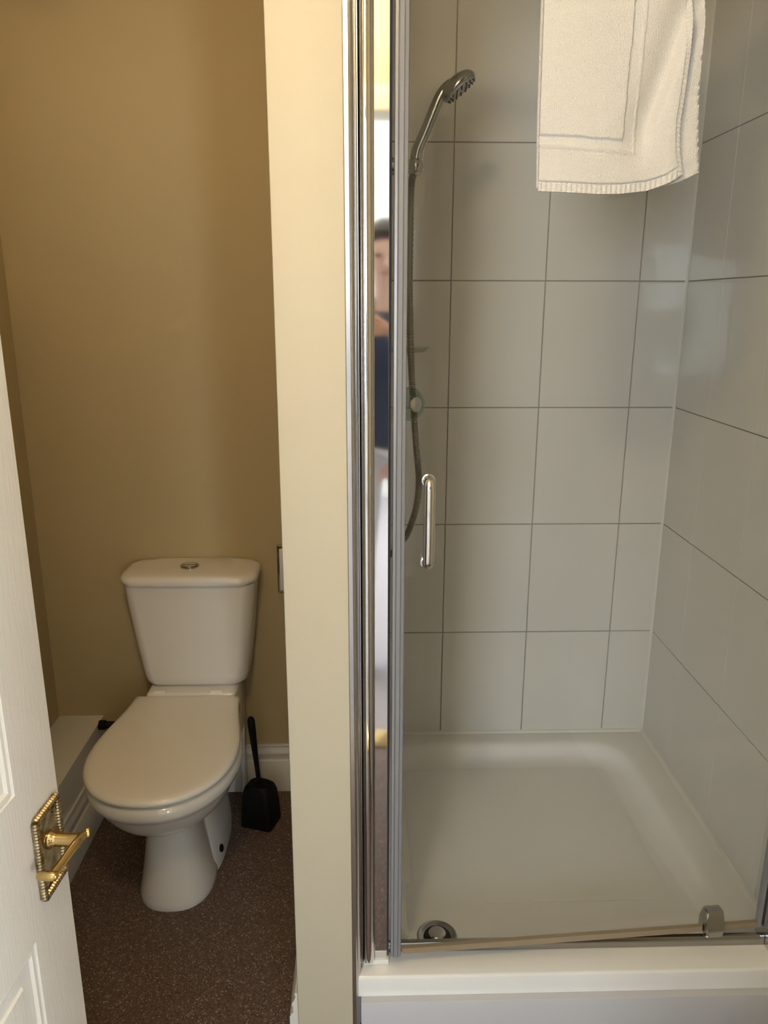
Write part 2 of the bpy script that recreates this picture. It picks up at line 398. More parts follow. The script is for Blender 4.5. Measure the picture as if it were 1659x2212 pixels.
lathe(bm, [(.005, 0), (.0068, .001), (.0068, .004), (.0035, .0055), (0, .006)], path[0], (.5, -.85, 0), 16)
e = path[-1]
tube(bm, [e + Vector((0, -.0055, 0)), e + Vector((0, -.003, 0)), e + Vector((0, .006, 0)), e + Vector((0, .0165, -.001)), e + Vector((0, .0185, -.001))], [.004, .0058, .0058, .0048, .003], n=14)
obj('lever', bm, M['brass'], handle)

# ------------------------------------------------------------------ shower tray and plinth
tray = thing('shower_tray', 'white square shower tray with recessed basin and chrome waste', 'shower tray', (0, 0, 0))
x0, x1, y0, y1 = TXL - .004, TXR + .004, 1.2112, TY + .004
bm = bmesh.new(); NB = 8
B0 = (.045, .778, 1.283, 2.038)
rings = [rrect(x0, x1, y0, y1, .006, .1455, NB), rrect(x0, x1, y0, y1, .006, TZ - .006, NB), rrect(x0 + .002, x1 - .002, y0 + .002, y1 - .002, .006, TZ - .0015, NB), rrect(x0 + .006, x1 - .006, y0 + .006, y1 - .006, .006, TZ, NB)]
def basin(i, z, r): return rrect(B0[0] + i, B0[1] - i * 1.25, B0[2] + i * .4, B0[3] - i * 1.15, r, z, NB)
rings += [basin(-.008, TZ, .12), basin(0, TZ - .001, .12), basin(.006, TZ - .004, .118), basin(.014, TZ - .012, .11), basin(.024, TZ - .024, .10), basin(.034, TZ - .031, .09), basin(.046, TZ - .034, .08), basin(.06, TZ - .035, .07)]
loft(bm, rings, True, True)
obj('basin', bm, M['tray'], tray, angle=60)
FZ = TZ - .035
bm = bmesh.new(); loft(bm, [rrect(.108, .700, 1.4365, 1.955, .03, FZ - .002), rrect(.108, .700, 1.4365, 1.955, .03, FZ + .0008), rrect(.1105, .6975, 1.439, 1.9525, .03, FZ + .0014)])
obj('standing_panel', bm, M['tray'], tray)
bm = lathe(bmesh.new(), [(.12, -.004), (.12, .0006), (.118, .0012), (0, .0012)], (.157, 1.395, FZ), n=48)
obj('waste_surround', bm, M['tray'], tray)
W0 = (.152, 1.343, FZ + .0045)
bm = lathe(bmesh.new(), [(.043, -.006), (.043, -.001), (.040, .001), (.034, .0), (.029, -.003), (.0, -.003)], W0, n=40)
wst = tag(obj('waste', bm, M['chrome_dark'], tray), 'chrome shower waste')
bm = lathe(bmesh.new(), [(.0285, 0), (.0285, .0012), (0, .0012)], (W0[0], W0[1], W0[2] - .0025), n=32); obj('waste_ring', bm, M['black'], wst)
bm = lathe(bmesh.new(), [(.018, 0), (.0185, .008), (.016, .0105), (.010, .011), (0, .0105)], (W0[0], W0[1], W0[2] - .001), n=32); obj('waste_cap', bm, M['chrome_soft'], wst)
bm = bmesh.new()
prism(bm, [(TY + .001, TZ - .001), (TY - .009, TZ - .001), (TY - .006, TZ + .005), (TY + .001, TZ + .008)], 'x', TXL, TXR)
obj('sealant', bm, M['seal'], tray)
bm = bmesh.new()
prism(bm, [(TXR + .001, TZ - .001), (TXR - .009, TZ - .001), (TXR - .006, TZ + .005), (TXR + .001, TZ + .008)], 'y', 1.30, TY)
obj('sealant', bm, M['seal'], tray)
plinth = thing('tray_plinth', 'white riser panel under the front of the shower tray', 'plinth', (0, 0, 0))
bxo('riser_panel', M['riser'], plinth, -.0105, TXR + .004, 1.1955, 1.30, 0, .1452, bev=.003)

# ------------------------------------------------------------------ shower frame
frame = thing('shower_enclosure', 'chrome shower enclosure frame with sill, posts and top rail', 'shower frame', (0, 0, 0))
ZT = 2.045
PB = TZ + .0005
bm = bmesh.new()
def arcpts(cx, cy, rx, ry, a0, a1, n): return [(cx + rx * math.cos(R(a0 + (a1 - a0) * k / n)), cy + ry * math.sin(R(a0 + (a1 - a0) * k / n))) for k in range(n + 1)]
prism(bm, [(-.0178, 1.2325), (-.0135, 1.232), (-.012, 1.236), (-.009, 1.236), (-.0078, 1.2335), (-.0064, 1.2335), (-.0064, 1.30), (-.0178, 1.30)], 'z', PB, ZT)
obj('wall_channel', bm, M['chrome_soft'], frame)
bm = bmesh.new(); prism(bm, arcpts(.0053, 1.2445, .0112, .0145, 180, 360, 20) + [(.0165, 1.30), (-.0059, 1.30)], 'z', PB + .012, ZT)
obj('round_post', bm, M['chrome'], frame)
bm = bmesh.new(); prism(bm, [(.0170, 1.2455), (.0180, 1.2450), (.0405, 1.2450), (.0415, 1.2460), (.0415, 1.30), (.0170, 1.30)], 'z', PB + .012, ZT)
obj('flat_post', bm, M['chrome'], frame, smooth=False)
bm = bmesh.new(); prism(bm, [(.0418, 1.2500), (.0450, 1.2520), (.0450, 1.2990), (.0418, 1.2990)], 'z', PB + .012, ZT)
obj('gap_strip', bm, M['gap_dark'], frame)  # dark strip standing in for the shaded gap
bxo('foot_cap', M['gloss_white'], frame, -.0058, .045, 1.240, 1.302, PB, PB + .0115, bev=.001)
bm = bmesh.new(); prism(bm, [(1.2705, PB), (1.2715, PB + .018), (1.2735, PB + .021), (1.281, PB + .021), (1.284, PB + .017), (1.284, PB)], 'x', .0455, .8195)
obj('sill', bm, M['chrome_dark'], frame)  # dark band on the sill comes from its darkened colour
bm = bmesh.new(); prism(bm, [(.8205, 1.252), (.8225, 1.250), (.8300, 1.250), (.8320, 1.254), (.8440, 1.254), (.8455, 1.246), (TXR - .001, 1.246), (TXR - .001, 1.31), (.8205, 1.31)], 'z', PB, ZT)
obj('hinge_post', bm, M['chrome_soft'], frame)
bxo('top_rail', M['chrome'], frame, -.0178, TXR - .001, 1.268, 1.308, ZT + .0003, ZT + .032, bev=.003)

# ------------------------------------------------------------------ shower door (ajar)
PV = Vector((.712, 1.2850, 0))
ang = math.atan2(.066, 1)
sdoor = thing('shower_door', 'clear glass pivot shower door standing slightly ajar with chrome handle', 'shower door', PV, ang)
ZD0, ZD1 = TZ + .036, ZT - .004
XL, XR = -.649, .100
bxo('glass_panel', M['glass'], sdoor, XL, XR, -.003, .003, ZD0, ZD1)
# ridged magnetic seal on the closing edge
bm = bmesh.new()
pr = [(XL - .016, -.006), (XL - .0120, -.0072), (XL - .0108, -.0055), (XL - .0095, -.0085), (XL - .0035, -.0085), (XL - .0022, -.0058), (XL - .001, -.0074), (XL + .0032, -.0066), (XL + .0045, -.0034),
      (XL + .0045, .0034), (XL + .003, .0065), (XL - .016, .0065)]
prism(bm, pr, 'z', ZD0 - .012, ZD1)
tag(obj('edge_seal', bm, M['pvc'], sdoor, angle=25), 'grey ribbed closing seal')
bm = bmesh.new(); prism(bm, [(XR - .002, -.005), (XR + .005, -.006), (XR + .007, 0), (XR + .005, .006), (XR - .002, .005)], 'z', ZD0 - .006, ZD1); obj('hinge_seal', bm, M['pvc'], sdoor)
bm = bmesh.new(); prism(bm, [(-.0045, ZD0 - .009), (.010, ZD0 - .012), (.0045, ZD0 - .003), (.0045, ZD0 + .004), (-.0045, ZD0 + .004)], 'x', XL + .0065, -.021); prism(bm, [(-.0045, ZD0 - .009), (.010, ZD0 - .012), (.0045, ZD0 - .003), (.0045, ZD0 + .004), (-.0045, ZD0 + .004)], 'x', .021, XR - .0025)
tag(obj('drip_seal', bm, M['amber'], sdoor), 'brown discoloured drip seal')
def pivot(z0, z1, flip):
    s = -1 if flip else 1; b = z1 if flip else z0
    h = abs(z1 - z0)
    prof = [(-.016, 0), (-.0185, .004), (-.0195, .014), (-.0165, .030), (-.012, h - .006), (-.008, h), (.008, h), (.012, h - .006), (.0165, .03), (.0195, .014), (.0185, .004), (.016, 0)]
    bm = bmesh.new(); prism(bm, [(p, b + s * q) for p, q in prof], 'x', -.0185, .0185)
    es = [e for e in bm.edges if abs(abs(e.verts[0].co.x) - .0185) < 1e-4 and abs(e.verts[0].co.x - e.verts[1].co.x) < 1e-5]
    bmesh.ops.bevel(bm, geom=es, offset=.003, segments=3, affect='EDGES')
    return bm
tag(obj('pivot_block', pivot(TZ + .022, TZ + .080, False), M['chrome_dark'], sdoor), 'chrome pivot block')
obj('pivot_block', pivot(ZD1 - .055, ZD1 + .002, True), M['chrome'], sdoor)
# D handle outside (and its twin inside)
hp = un(925, 1140, Y=1.224)
hxl = (hp.x - PV.x) / math.cos(ang)
zt, zb = un(925, 1050, Y=1.20).z, un(925, 1231, Y=1.20).z
for s in (-1,):
    bm = bmesh.new(); y = s * .021
    path = catmull([(hxl, s * .0032, zb), (hxl, s * .011, zb), (hxl, s * .018, zb + .0025), (hxl, y, zb + .015), (hxl, y * 1.06, (zb + zt) / 2), (hxl, y, zt - .015), (hxl, s * .018, zt - .0025), (hxl, s * .011, zt), (hxl, s * .0032, zt)], 8)
    tube(bm, path, .0097, n=20)
    for z in (zb, zt): lathe(bm, [(.0115, 0), (.0115, .003), (.0098, .004), (0, .004)], (hxl, s * .0031, z), (0, s, 0), 24)
    tag(obj('handle', bm, M['chrome'], sdoor), 'chrome D-shaped door handle')

# ------------------------------------------------------------------ bath mat hanging over the rail
mat_ = thing('bath_mat', 'white towelling bath mat hanging folded over the shower top rail', 'bath mat', (0, 0, 0))
YT = 1.224
def edge(tbl, z):
    tbl = sorted(tbl)
    if z <= tbl[0][0]: return tbl[0][1]
    for (a, b), (c, d) in zip(tbl, tbl[1:]):
        if z <= c: t = (z - a) / (c - a); return b + (d - b) * t
    return tbl[-1][1]
def T(px, py, y=YT): p = un(px, py, Y=y); return p.z, p.x
LEFT = [T(1163, 413), T(1166, 250), T(1175, 0)]
RIGHT = [T(1475, 372), T(1469, 330), T(1468, 300), T(1470, 260), T(1480, 200), T(1492, 110), T(1502, 0)]
RIGHT2 = [T(1507, 370, YT + .019), T(1506, 300, YT + .019), T(1508, 200, YT + .019), T(1518, 90, YT + .019), T(1530, 0, YT + .019)]
BOT = [(a[0], un(a[0], a[1], Y=YT).z) for a in ((1163, 413), (1220, 416), (1290, 420), (1340, 419), (1400, 412), (1440, 398), (1475, 378))]
ZRT = ZT + .034
def sm(t): t = max(0, min(1, t)); return t * t * (3 - 2 * t)
def towel(name, right, y0, dz, thick, front, ztop, seed):
    NU, NV = (168, 300) if front else (60, 90); bm = bmesh.new()
    l0 = edge(LEFT, 1.64); r0 = edge(right, 1.66)
    zin = [T(1165, 292)[0], T(1345, 303)[0]]; xin = (T(1345, 303)[1], T(1372, 0)[1])
    zwl = [T(1165, 316)[0], T(1370, 330)[0]]; xwl = (T(1370, 330)[1], T(1397, 0)[1])
    F_, B_, kinds = [], [], []
    for j in range(NV + 1):
        v = j / NV
        rf, rb = [], []
        for i in range(NU + 1):
            u = i / NU
            pxb = 1163 + (1475 - 1163) * u
            zb = edge(BOT, pxb) + dz
            z = zb + (ztop - zb) * v
            x = edge(LEFT, z) * (1 - u) + edge(right, z) * u
            # soft folds
            amp = .010 * sm((v + .1) / .5)
            q = u - (.66 + .52 * v); fold = .017 * math.exp(-(q / (.045 if q > 0 else .13)) ** 2) * sm(v * 4 - .15)
            y = y0 + fold - .004 * math.sin(u * 5 + seed) * (1 - v) - .006 * math.exp(-((u - .93) / .10) ** 2) * (1 - v)
            h = .0012
            if front:
                s = (x - edge(LEFT, 1.70)) / .127; s = max(0, min(1.15, s))
                zi = zin[0] + (zin[1] - zin[0]) * s; zw = zwl[0] + (zwl[1] - zwl[0]) * s
                xi = xin[0] + (xin[1] - xin[0]) * sm((z - zi) / .19); xw = xwl[0] + (xwl[1] - xwl[0]) * sm((z - zw) / .2)
                if z > zi and x < xi: h = .0046
                elif z > zw and x < xw: h = .0002
                else: h = .0026
                if (abs(z - zw) < .0018 and x < xw + .0018) or (abs(x - xw) < .0018 and z > zw - .0018): h = .0042
            if z - zb < .0125: h = .0002 + .0016 * (.5 + .5 * math.sin(x * 2 * math.pi / .0075))
            elif z - zb < .0145: h = -.0006
            if u > .97: h = .0010 + .0012 * math.sin(z * 2 * math.pi / .0065)
            rf.append(bm.verts.new((x, y - h, z))); rb.append(bm.verts.new((x, y + thick, z)))
        F_.append(rf); B_.append(rb)
    for j in range(NV):
        for i in range(NU):
            bm.faces.new((F_[j][i], F_[j][i + 1], F_[j + 1][i + 1], F_[j + 1][i])); bm.faces.new((B_[j][i], B_[j + 1][i], B_[j + 1][i + 1], B_[j][i + 1]))
    for j in range(NV):
        bm.faces.new((F_[j][0], F_[j + 1][0], B_[j + 1][0], B_[j][0])); bm.faces.new((F_[j][NU], B_[j][NU], B_[j + 1][NU], F_[j + 1][NU]))
    for i in range(NU): bm.faces.new((F_[0][i], B_[0][i], B_[0][i + 1], F_[0][i + 1]))
    # over the rail and down inside
    prof = [(y0 + .004, ZRT + .004), (y0 + .014, ZRT + .012), (1.262, ZRT + .014), (1.30, ZRT + .014), (1.314, ZRT + .010), (1.319, ZRT), (1.3195, ZRT - .06), (1.3195, ZRT - .11)]
    pa, pb = F_[-1], B_[-1]
    for k, (yy, zz) in enumerate(prof):
        off = (0, -1) if k >= 4 else (-.0, -1)
        t = thick + .002
        qa, qb = [], []
        for i in range(NU + 1):
            xx = pa[i].co.x
            qa.append(bm.verts.new((xx, yy + (.0 if k < 4 else t * .5), zz)))
            qb.append(bm.verts.new((xx, yy + (t if k < 2 else (0 if k < 4 else -t * .5)), zz - (t * .6 if 0 < k < 5 else 0))))
        for i in range(NU):
            bm.faces.new((pa[i], pa[i + 1], qa[i + 1], qa[i])); bm.faces.new((pb[i], qb[i], qb[i + 1], pb[i + 1]))
        bm.faces.new((pa[0], qa[0], qb[0], pb[0])); bm.faces.new((pa[NU], pb[NU], qb[NU], qa[NU]))
        pa, pb = qa, qb
    for i in range(NU): bm.faces.new((pa[i], pa[i + 1], pb[i + 1], pb[i]))
    return obj(name, bm, M['towel'], mat_, angle=75)
towel('front_fold', RIGHT, YT, 0, .004, True, ZT - .01, 0)
towel('rear_fold', RIGHT2, YT + .019, .006, .004, False, ZT - .012, 1.2)

# ------------------------------------------------------------------ toilet
CX = -.476
toilet = thing('toilet', 'white close coupled toilet with closed lid against the tan wall', 'toilet', (CX, 1.80, 0))
PXO = -.014
def tp(x, y, z): return Vector((x + PXO, y - 1.80, z))
def dsec(hw, yf, yb, hb, z, n=40, ymax=None, p=2.15):
    """closed section of a pan: rounded front at yf, flat back at yb with half width hb, widest (hw) at ymax"""
    if ymax is None: ymax = yf + (yb - yf) * .46
    out = []
    for k in range(n + 1):                       # front half: super-ellipse
        a = math.pi * k / n
        c, s = math.cos(a), math.sin(a)
        out.append(tp(hw * math.copysign(abs(c) ** (2 / p), c), ymax - (ymax - yf) * abs(s) ** (2 / p), z))
    m = 12
    for k in range(1, m + 1):                     # left side back
        t = k / m; out.append(tp(-(hw + (hb - hw) * sm(t) ** 1.0 * 1.0), ymax + (yb - ymax) * t, z))
    for k in range(m):
        t = 1 - k / m; out.append(tp(hw + (hb - hw) * sm(t), ymax + (yb - ymax) * t, z))
    return out
# bowl
bm = bmesh.new()
rings = [dsec(.150, 1.50, 1.95, .12, .394), dsec(.174, 1.468, 1.955, .135, .396), dsec(.1805, 1.459, 1.956, .138, .391), dsec(.183, 1.456, 1.957, .138, .381), dsec(.183, 1.456, 1.957, .138, .370), dsec(.180, 1.461, 1.957, .137, .358),
         dsec(.172, 1.472, 1.957, .133, .351), dsec(.168, 1.477, 1.957, .130, .340), dsec(.160, 1.490, 1.957, .125, .315), dsec(.146, 1.510, 1.957, .118, .290), dsec(.124, 1.538, 1.955, .108, .266),
         dsec(.100, 1.568, 1.95, .095, .247), dsec(.080, 1.592, 1.94, .085, .235), dsec(.070, 1.606, 1.92, .075, .224)]
loft(bm, rings)
obj('bowl', bm, M['porcelain'], toilet, angle=60)
# pedestal: conical front column with the trap casing behind it
bm = bmesh.new()
def el(hw, yf, yb, z, n=48, p=2.4):
    out = []; yc, hy = (yf + yb) / 2, (yb - yf) / 2
    for k in range(n):
        a = 2 * math.pi * k / n; c, s = math.cos(a), math.sin(a)
        out.append(tp(hw * math.copysign(abs(c) ** (2 / p), c), yc + hy * math.copysign(abs(s) ** (2 / p), s), z))
    return out
loft(bm, [el(.072, 1.604, 1.80, .250), el(.063, 1.613, 1.80, .225), el(.065, 1.613, 1.80, .19), el(.073, 1.608, 1.81, .13), el(.085, 1.602, 1.82, .06), el(.0945, 1.597, 1.83, .02), el(.0955, 1.596, 1.832, .004), el(.094, 1.598, 1.83, 0)])
loft(bm, [el(.070, 1.74, 1.985, .30, p=3), el(.074, 1.735, 1.99, .24, p=3), el(.080, 1.725, 2.0, .16, p=3), el(.097, 1.70, 2.02, .085, p=3), el(.104, 1.68, 2.03, .04, p=3), el(.104, 1.68, 2.03, .0, p=3)])
obj('pedestal', bm, M['porcelain'], toilet, angle=60)
bxo('rear_deck', M['porcelain'], toilet, -.130, .118, .125, .285, .25, .4255, bev=.012, seg=3)
for sx, yy, zz in ((1, 1.772, .040), (-1, 1.772, .040)):
    bm = lathe(bmesh.new(), [(.010, -.002), (.010, .002), (.007, .004), (0, .0045)], tp(sx * .1005, yy, zz + .006), (sx, -.15, .25), 18)
    tag(obj('screw_hole', bm, M['black'], toilet), 'black fixing hole in the pedestal')
# seat and lid
LZ = .397
def seat_sec(d, z): return dsec(.181 - d, 1.452 + d, 1.93 - d * .6, .146 - d, z, ymax=1.665)
bm = bmesh.new(); loft(bm, [seat_sec(.014, LZ - .0005), seat_sec(.010, LZ + .001), seat_sec(.010, LZ + .005), seat_sec(.014, LZ + .0066), seat_sec(.03, LZ + .0066)])
obj('seat', bm, M['plastic'], toilet, angle=60)
bm = bmesh.new(); z0 = LZ + .0070
loft(bm, [seat_sec(.008, z0), seat_sec(.003, z0 + .0006), seat_sec(.0008, z0 + .005), seat_sec(.0025, z0 + .011), seat_sec(.008, z0 + .0150), seat_sec(.018, z0 + .0172), seat_sec(.05, z0 + .0188), seat_sec(.10, z0 + .0196)])
lid = obj('seat_lid', bm, M['plastic'], toilet, angle=60)
for sx in (-.078, .078):
    bm = bmesh.new(); tube(bm, [tp(sx - .016, 1.938, .421), tp(sx + .016, 1.938, .421)], .0085, n=16)
    obj('hinge', bm, M['plastic'], toilet)
# cistern
def rsec(hw, yf, yb, z, r=.03, sag=0.0, n=8):
    pts = rrect(-hw, hw, yf - 1.80, yb - 1.80, r, z, n)
    for p in pts:
        f = max(0, 1 - (p.x / hw) ** 2)
        if p.y < (yf + yb) / 2 - 1.80: p.y -= .012 * f
        p.z -= sag * f
    return pts
bm = bmesh.new()
ZC0, ZC1 = .4270, .7340
rings = []
for t, e in ((0, .020), (.012, .008), (.04, .001), (.10, 0), (.25, 0), (.45, 0), (.65, 0), (.85, 0), (1, 0)):
    hw = .141 + (.1785 - .141) * (t ** .85) - e; yf = 1.968 - .018 * t + e * .8
    rings.append(rsec(hw, yf, 2.095, ZC0 + (ZC1 - ZC0) * t + (0 if t else 0), .032, .006 * (1 - t)))
loft(bm, rings); cist = obj('cistern', bm, M['porcelain'], toilet, angle=60)
bm = bmesh.new()
rings = [rsec(hw, yf, 2.098, z, .045) for hw, yf, z in ((.172, 1.951, ZC1 + .0008), (.1830, 1.9405, ZC1 + .003), (.1850, 1.9385, ZC1 + .010), (.1845, 1.9390, ZC1 + .018), (.1790, 1.944, ZC1 + .0245), (.168, 1.954, ZC1 + .0272), (.12, 1.985, ZC1 + .0285))]
loft(bm, rings); obj('cistern_lid', bm, M['porcelain'], toilet, angle=60)
bt = un(410, 1223, Z=ZC1 + .0288)
bm = lathe(bmesh.new(), [(.0255, -.002), (.0255, .003), (.0235, .0045), (.022, .0035), (.0, .0035)], (bt.x - CX, bt.y - 1.80, ZC1 + .0285), n=36)
fb = tag(obj('flush_button', bm, M['chrome_dark'], toilet), 'round chrome dual flush button')
for a0, a1, c in ((8, 172, .0), (188, 352, .0)):
    bm = bmesh.new(); prism(bm, [(bt.x - CX + .019 * math.cos(R(a0 + (a1 - a0) * k / 16)), bt.y - 1.80 + .019 * math.sin(R(a0 + (a1 - a0) * k / 16))) for k in range(17)], 'z', ZC1 + .031, ZC1 + .0335)
    obj('button_half', bm, M['chrome'], fb)

# supply pipe and valve right of the pan
pp = un(519, 1520, Y=2.06)
pipe = thing('supply_pipe', 'thin white water supply pipe with dark valve under the cistern', 'pipe', (pp.x, 2.055, 0))
obj('pipe', tube(bmesh.new(), catmull([(0, 0, .005), (0, 0, .12), (.004, 0, .30), (0, 0, .395)], 8), .0075, n=14), M['gloss_white'], pipe)
bm = lathe(bmesh.new(), [(.011, 0), (.0135, .003), (.0135, .026), (.011, .029), (0, .029)], (0, 0, .396), n=10)
tag(obj('valve_nut', bm, M['black'], pipe), 'black coupling nut')
# dark pipe clip behind the pan on the boxing side
q = un(232, 1562, Y=2.06)
clip = thing('waste_pipe_elbow', 'small black pipe elbow between the boxing and the pan', 'pipe', (max(q.x, -.758), 2.05, 0))
bm = bmesh.new(); tube(bm, catmull([(-.028, 0, q.z), (.0, 0, q.z), (.05, 0, q.z - .004), (.10, -.01, q.z - .03)], 8), .011, n=14)
obj('pipe', bm, M['black'], clip)
bm = bmesh.new(); tube(bm, [(-.029, 0, q.z), (-.012, 0, q.z)], .0145, n=14); obj('collar', bm, M['black'], clip)

# ------------------------------------------------------------------ toilet brush
b0, b1, b2 = un(519, 1786, Z=0), un(584, 1800, Z=0), un(609, 1764, Z=0)
bc = (b0 + b2) / 2; b3 = b0 + b2 - b1
brush = thing('toilet_brush', 'black toilet brush standing in its black holder beside the toilet', 'toilet brush', (bc.x, bc.y, 0))
base = [Vector((p.x - bc.x, p.y - bc.y, 0)) for p in (b0, b1, b2, b3)]
def poly(s, z, r=.25, n=5):
    out = []
    for i in range(4):
        p, a, b = base[i] * s, base[i - 1] * s, base[(i + 1) % 4] * s
        A, B = p + (a - p) * r, p + (b - p) * r
        for k in range(n + 1):
            t = k / n; v = A * (1 - t) ** 2 + p * 2 * t * (1 - t) + B * t * t; out.append(Vector((v.x, v.y, z)))
    return out
bm = bmesh.new(); loft(bm, [poly(.97, 0, .12), poly(1.0, .004, .12), poly(.97, .06, .16), poly(.90, .105, .22), poly(.80, .122, .30), poly(.62, .130, .4)])
obj('holder', bm, M['black'], brush, angle=30)
ht = un(541, 1549, Y=bc.y + .01); hb = un(560, 1695, Y=bc.y)
d0 = Vector((hb.x - bc.x, 0, .125)); d1 = Vector((ht.x - bc.x, .01, ht.z))
pts = [d0 + (d1 - d0) * t for t in (0, .1, .3, .5, .7, .85, .94, .98, 1.0)]
obj('handle', tube(bmesh.new(), pts, [.007, .0065, .0068, .0082, .0098, .0108, .0108, .009, .005], n=16), M['black'], brush)

# ------------------------------------------------------------------ chrome plate by the partition
c0, c1 = un(597, 1178, Y=WBY - .008), un(600, 1280, Y=WBY - .008)
hh = c0.z - c1.z
plate = thing('wall_plate', 'square chrome plate with pale reflection painted on its face, on the tan wall by the partition', 'roll holder', (c0.x + hh * .42, WBY, (c0.z + c1.z) / 2))
w2 = hh * .42
bm = bmesh.new(); box(bm, -w2, w2, -.009, -.0004, -hh / 2, hh / 2, bev=.004, seg=3); obj('backplate', bm, M['chrome_dark'], plate)
bm = bmesh.new(); box(bm, -w2 + .007, w2 - .007, -.012, -.0088, -hh / 2 + .009, hh / 2 - .009, bev=.002); obj('face', bm, M['plate_reflect'], plate)  # pale face stands for the plate's reflected daylight
bm = lathe(bmesh.new(), [(.026, 0), (.026, .003), (.020, .006), (.018, .03), (.020, .034), (0, .036)], (-.010, -.0118, -.002), (0, -1, 0), 28); obj('post', bm, M['chrome_dark'], plate)

# ------------------------------------------------------------------ shower rail, handset, hose
YS = 1.68
rail = thing('shower_rail', 'chrome riser rail with slider and clear plastic hose guide on the tiled wall', 'shower rail', (TXL, YS, 0))
def rl(x, y, z): return Vector((x - TXL, y - YS, z))
bm = bmesh.new(); tube(bm, [rl(.042, YS, 1.22), rl(.042, YS, 1.83)], .010, n=18)
for z in (1.23, 1.82): tube(bm, [rl(TXL + .0005, YS, z), rl(.042, YS, z)], [.016, .011], n=18)
obj('rail', bm, M['chrome'], rail)
ball = un(897, 360, Y=YS)
bm = bmesh.new(); bmesh.ops.create_uvsphere(bm, u_segments=28, v_segments=18, radius=.0185, matrix=Matrix.Translation(rl(ball.x, ball.y, ball.z)))
tube(bm, [rl(.030, YS, ball.z), rl(.060, YS, ball.z), rl(ball.x - .008, YS, ball.z)], [.018, .017, .012], n=18)
obj('slider', bm, M['chrome_dark'], rail)
kc = un(889, 873, Y=YS - .02)
bm = lathe(bmesh.new(), [(.0, 0), (.034, .001), (.037, .005), (.034, .011), (.022, .017), (.014, .019), (0, .018)], rl(kc.x - .004, YS - .012, kc.z), (.55, -.83, .05), 32)
tag(obj('hose_guide', bm, M['clear'], rail), 'clear plastic hose guide')
bm = lathe(bmesh.new(), [(.013, 0), (.016, .002), (.016, .006), (.013, .008)], rl(kc.x + .006, YS - .026, kc.z), (.55, -.83, .05), 28)
obj('guide_ring', bm, M['chrome_soft'], rail)
sp = un(905, 752, Y=YS)
bm = bmesh.new()
loft(bm, [[rl(sp.x - .030 + r * 1.25 * math.cos(2 * math.pi * k / 40), YS + r * .9 * math.sin(2 * math.pi * k / 40), sp.z + z) for k in range(40)] for r, z in ((.020, -.010), (.034, -.008), (.042, .002), (.0435, .003), (.041, .001), (.033, -.006), (.020, -.008))])
tag(obj('soap_dish', bm, M['clear2'], rail), 'clear plastic soap dish')

hs = thing('hand_shower', 'chrome hand shower in its slider with grey metal hose hanging down', 'hand shower', (ball.x, YS, 0))
def hl(p): return Vector((p.x - ball.x, p.y - YS, p.z))
A = [hl(un(x, y, Y=YS - dy)) for x, y, dy in ((898.5, 343, .0), (903, 322, .002), (919, 285, .006), (936, 243, .010), (950, 210, .013), (962, 192, .015), (975, 180, .016))]
path = catmull(A, 5); n = len(path)
rr = [.0122 - .0022 * k / n for k in range(n)]
bm = bmesh.new(); tube(bm, path, rr, n=20)
obj('handle', bm, M['chrome_dark'], hs)
e0, e1 = hl(un(953, 212, Y=YS - .015)), hl(un(1022, 154, Y=YS - .015))
hc = (e0 + e1) / 2; ax = (e1 - e0).normalized()
nrm = Vector((-ax.z, 0, ax.x)); nrm = -nrm if nrm.z > 0 else nrm
nrm = (nrm + Vector((0, -.06, 0))).normalized()
hr = (e1 - e0).length / 2
bm = lathe(bmesh.new(), [(0, -.016), (.012, -.0155), (hr * .6, -.0125), (hr * .85, -.007), (hr * .97, .0), (hr, .005), (hr * .985, .0085), (hr * .95, .010), (0, .010)], hc, nrm, 40)
head = obj('spray_head', bm, M['chrome_dark'], hs)
bm = lathe(bmesh.new(), [(hr * .90, 0), (hr * .90, .0025), (hr * .86, .0035), (0, .0035)], hc + nrm * .0098, nrm, 40)
obj('spray_plate', bm, M['pvc'], head)
bm = bmesh.new(); u, v = frame_of(nrm)
for ring, cnt in ((.35, 6), (.6, 12), (.8, 18)):
    for k in range(cnt):
        a = 2 * math.pi * k / cnt
        lathe(bm, [(.0016, 0), (.0011, .0028), (0, .003)], hc + nrm * .0132 + (u * math.cos(a) + v * math.sin(a)) * hr * ring, nrm, 6)
no = obj('nozzles', bm, M['black'], head); no['kind'] = 'stuff'
c0 = hl(un(897.5, 348, Y=YS)); c1 = hl(un(900.5, 331, Y=YS))
bm = bmesh.new(); tube(bm, [c0, c0 + (c1 - c0) * .3, c0 + (c1 - c0) * .35, c0 + (c1 - c0) * .75, c1], [.009, .009, .0118, .0122, .0120], n=20)
obj('collar', bm, M['chrome'], hs)
HP = [(893, 376, 0), (889, 395, .004), (886.5, 450, .012), (884.5, 600, .018), (886, 700, .018), (889, 800, .014), (893, 870, .006), (898, 950, .004), (903.5, 1010, .004), (905, 1045, .004), (900.5, 1090, .004), (889, 1130, .002), (876, 1160, 0), (850, 1192, 0), (826, 1208, 0)]
path = catmull([hl(un(x, y, Y=YS + dy)) for x, y, dy in HP], 40)
n = len(path)
bm = bmesh.new(); tube(bm, path, [.0070 + (.0010 if k % 3 == 0 else 0) for k in range(n)], n=10)
obj('hose', bm, M['hosem'], hs)

